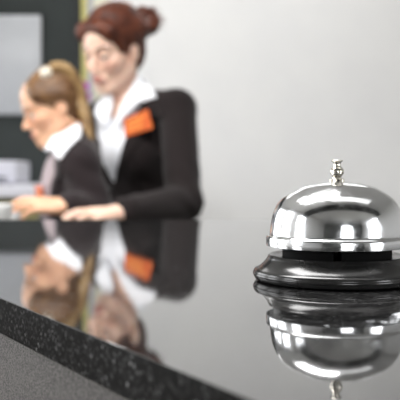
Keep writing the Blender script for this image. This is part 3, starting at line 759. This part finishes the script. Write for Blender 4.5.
for k in range(16):      # loose wisps of the bun
    an = random.uniform(-.6, 2.6); d = np.array([math.cos(an), random.uniform(-.4, .4), math.sin(an)]); p = bc + d * .034
    tube(bm, smoothpath([p, p + d * .014 + [.004, 0, .003], p + d * .02 + [.012, 0, -.006]], 8), [.0022, .002, .0018, .0016, .0014, .0012, .001, .0008, .0006], 5)
o = obj('loose_strands', bm, M['hair_red'], None, smooth=True); o.parent = hair

# ------------------------------------------------------------------ younger receptionist (fair ponytail), in profile
gN = at(80, 143, 2.30); gL = at(79, 163, 2.165); gR = at(80, 160, 2.40)
g_head = Frame(at(54, 107, 2.29), 67, 20, 0, .89)
g_tor = Frame(gN, 78, -2, 0)
g_el = at(96, 212, 2.15); g_wr = at(67, 206, 2.055)
gr_el = at(76, 250, 2.41); gr_wr = at(66, 325, 2.36)
f = Field((-.70, 1.80, 0.0), (-.12, 2.66, 1.50), .0032)
def gtorso(ff, off):
    ff.op(cap(gL, gR, .045 + off), .03)
    for q in (gL, gR): ff.op(cap(gN, np.array(q) + [0, 0, .004], .038 + off), .04)
    ff.op(g_tor.ell((0, .024, -.135), (.122 + off, .088 + off, .15 + off)), .05)
    for s in (-1, 1): ff.op(g_tor.ell((s * .062, .066, -.165), (.054 + off, .042 + off, .056 + off)), .05)
    ff.op(g_tor.ell((0, .0, -.28), (.112 + off, .082 + off, .13 + off)), .06)
    ff.op(g_tor.ell((0, -.015, -.40), (.130 + off, .108 + off, .13 + off)), .08)
gtorso(f, -.02)
gleg = Frame(gN, 78, 0, 0); gz = -.44
legs(f, gleg, -.014, zhip=gz)
for s in (-1, 1):
    a = gleg.w((s * .085, -.01, gz)); b = np.array([a[0], a[1], 0]) + gleg.R @ np.array([s * .01, -.015, 0]); fw = gleg.R @ np.array([0, 1, 0]); b[2] = .04
    f.op(cap(b + [0, 0, .05], b, .03, .025), .02); f.op(cap(b - fw * .02, b + fw * .12, .024, .02), .02)
f.op(cap(gL, g_el, .038, .032), .03); f.op(cap(g_el, g_wr, .032, .024), .02)
f.op(cap(gR, gr_el, .038, .032), .03); f.op(cap(gr_el, gr_wr, .032, .023), .02)
f.op(cap(gN - [0, 0, .02], g_head.w((0, -.022, -.055)), .048, .045), .03)
add_head(f, g_head)
add_hand(f, g_wr, (-.97, -.22, .04), (.05, -.45, 1), 1, c3(.14, .9), s=.90)
add_hand(f, gr_wr, (-.1, -.1, -1), (.1, 1, 0), -1, c3(.15, .7), s=.90)
colg = head_color(g_head, srgb(236, 186, 152), srgb(220, 140, 108), srgb(196, 112, 96), srgb(110, 78, 50))
girl = flat('person', *f.mesh(), M['skin'], None, 0, colg)
tag(girl, 'woman with a fair ponytail in profile, brown jacket and white collar, head bowed', 'person')
for s in (-1, 1): sphere_part('eye', g_head.w((s * .031, .074, -.002)), .0115, M['eye'], girl, color=eye_color(g_head, s))
jf = Field((-.66, 1.96, .80), (-.14, 2.62, 1.34), .005)
gtorso(jf, .004)
jf.op(cap(gL, g_el, .052, .046), .02); jf.op(cap(g_el, g_wr + (g_el - g_wr) * .10, .046, .036), .02)
jf.op(cap(gR, gr_el, .052, .046), .02); jf.op(cap(gr_el, gr_wr + (gr_el - gr_wr) * .1, .046, .036), .02)
jf.sub(cap(gN - [0, 0, .05], g_head.w((0, -.02, -.05)), .058, .062), .004)
gbase = jf.copy()
jf.op((polyfn([(30, 140), (62, 140), (60, 168), (56, 190), (54, 216), (20, 216)], 2.26, None), jf.lo, jf.lo + np.array(jf.D.shape) * jf.h), .004, 'sub')
# keep the sleeve whole where the opening is cut
jf.op(cap(gL, g_el, .052, .046), .01); jf.op(cap(g_el, g_wr + (g_el - g_wr) * .10, .046, .036), .01); jf.op(cap(gr_el, gr_wr + (gr_el - gr_wr) * .1, .046, .036), .01)
jf.D += (.0015 * np.sin(jf.pts(full)[..., 2] * 110 + 50 * jf.pts(full)[..., 0])).astype(np.float32)
gjacket = flat('jacket', *jf.mesh(), M['jacket_b'], girl, 1)
overlay('lapel', gbase, .004, [(61, 150), (70, 158), (68, 172), (60, 190), (56, 196), (58, 172)], 2.22, 2.29, M['jacket_b'], gjacket)
bf_ = Field((-.64, 2.02, .85), (-.20, 2.56, 1.32), .005); gtorso(bf_, -.006)
bf_.sub(cap(gN - [0, 0, .05], g_head.w((0, -.02, -.05)), .054, .058), .004)
flat('blouse', *bf_.mesh(), M['blouse'], girl, 1)
cf = Field((-.58, 2.06, 1.08), (-.22, 2.50, 1.34), .004); gtorso(cf, .004); cf.op(cap(gN - [0, 0, .02], g_head.w((0, -.022, -.07)), .062, .058), .02)
gcol = overlay('collar', cf, .010, [(81, 124), (84, 140), (76, 150), (68, 161), (60, 156), (54, 149), (60, 140), (70, 134)], 2.24, 2.33, M['shirt'], girl, .012)
overlay('collar', cf, .010, [(84, 124), (86, 140), (74, 150), (60, 152), (50, 152), (46, 146), (58, 138), (70, 134)], 2.34, None, M['shirt'], girl, .012)
# badge on the chest, seen almost edge on
bcn = at(39, 192, 2.20); bm = bmesh.new()
box(bm, tuple(-np.array([.030, .002, .018])), (.030, .002, .018), .001)
Rm = Matrix([[float(v_) for v_ in row] for row in Frame((0, 0, 0), 62, 6).R]).to_4x4()
for q in bm.verts: q.co = Vector([float(t) for t in bcn]) + Rm @ q.co
gb = obj('name_badge', bm, M['badge'], None, angle=40); gb.parent = gjacket
bm = bmesh.new(); p_ = gbase.hit(52, 192); tube(bm, [bcn + [.0, .01, .0], bcn + [.02, .05, -.004], bcn + [.034, .09, 0]], .003, 8); o = obj('badge_clip', bm, M['steel_dark'], None); o.parent = gb
tf = Field((-.56, 2.0, .06), (-.1, 2.6, .95), .007)
tf.op(g_tor.ell((0, -.015, -.42), (.136, .114, .12)), .05); legs(tf, gleg, .004, zhip=gz); tf.clip(lambda P: .075 - P[..., 2])
flat('trousers', *tf.mesh(), M['trousers'], girl, 1); shoes(gleg, girl, gz)
hf = Field(g_head.c - .18, g_head.c + np.array([.20, .18, .20]), .0035)
hair_cap(hf, g_head); hf.op(g_head.cap((-.05, .050, .062), (.05, .050, .062), .018, .018), .03)
hf.op(g_head.cap((-.060, .050, .045), (-.070, -.03, .03), .014, .02), .02)
hf.op(g_head.cap((0, -.03, .085), (0, -.06, .085), .036, .03), .03)
strands(hf, g_head, 0, 0, 0, 40)
ghair = flat('hair', *hf.mesh(), M['hair_brown'], girl, 1)
tail = smoothpath([at(49, 75, 2.26), at(56, 69, 2.255), at(66, 71, 2.26), at(75, 83, 2.27), at(81, 102, 2.27), at(87, 122, 2.25), at(92, 143, 2.23)], 36)
tr = np.interp(np.linspace(0, 1, len(tail)), [0, .15, .35, .6, .85, 1], [.013, .016, .018, .017, .013, .004])
pf = Field(np.min(tail, 0) - .05, np.max(tail, 0) + .05, .0035)
for i in range(len(tail) - 1): pf.op(cap(tail[i], tail[i + 1], tr[i], tr[i + 1]), .006)
P = pf.pts(full); pf.D += (.0022 * np.sin(P[..., 0] * 380 + P[..., 1] * 300 + P[..., 2] * 120)).astype(np.float32)
o = flat('ponytail', *pf.mesh(), M['hair_blond'], None, 1); o.parent = ghair
bm = bmesh.new(); cen = at(47, 74, 2.235)
for k in range(24):
    an = k * 2 * PI / 24
r_ = bmesh.ops.create_uvsphere(bm, u_segments=20, v_segments=12, radius=.017)
for q in bm.verts:
    a_ = math.atan2(q.co.y, q.co.x); q.co = Vector([float(t) for t in cen]) + q.co * (1 + .12 * math.sin(a_ * 8))
o = obj('hair_tie', bm, M['band'], None, smooth=True); o.parent = ghair

# ------------------------------------------------------------------ daylight
w = bpy.data.worlds.new('sky'); S.world = w; w.use_nodes = True
nt = w.node_tree; bg = nt.nodes['Background']
tc = nt.nodes.new('ShaderNodeTexCoord'); sx = nt.nodes.new('ShaderNodeSeparateXYZ'); nt.links.new(tc.outputs['Generated'], sx.inputs[0])
cr = nt.nodes.new('ShaderNodeValToRGB'); el = cr.color_ramp.elements
el[0].position = .46; el[0].color = (.20, .20, .18, 1); el[1].position = .53; el[1].color = (.97, .98, 1, 1)
mr = nt.nodes.new('ShaderNodeMapRange'); mr.inputs['From Min'].default_value = -1; mr.inputs['From Max'].default_value = 1
nt.links.new(sx.outputs['Z'], mr.inputs['Value']); nt.links.new(mr.outputs['Result'], cr.inputs['Fac']); nt.links.new(cr.outputs['Color'], bg.inputs['Color'])
bg.inputs['Strength'].default_value = 8.0

# ------------------------------------------------------------------ camera
cd_ = bpy.data.cameras.new('camera'); cam = bpy.data.objects.new('camera', cd_); COL.objects.link(cam)
cam.location = (0, 0, CAMZ); cam.rotation_euler = (PI / 2 - math.atan((200 - YH) / F), 0, 0)
cd_.sensor_width = 36; cd_.lens = F * 36 / 400; cd_.clip_start = .01
cd_.dof.use_dof = True; cd_.dof.focus_distance = .462; cd_.dof.aperture_fstop = (cd_.lens / 1000) / .0056
S.camera = cam
S.view_settings.view_transform = 'Standard'; S.view_settings.look = 'None'; S.view_settings.exposure = 0
S.cycles.use_denoising = True
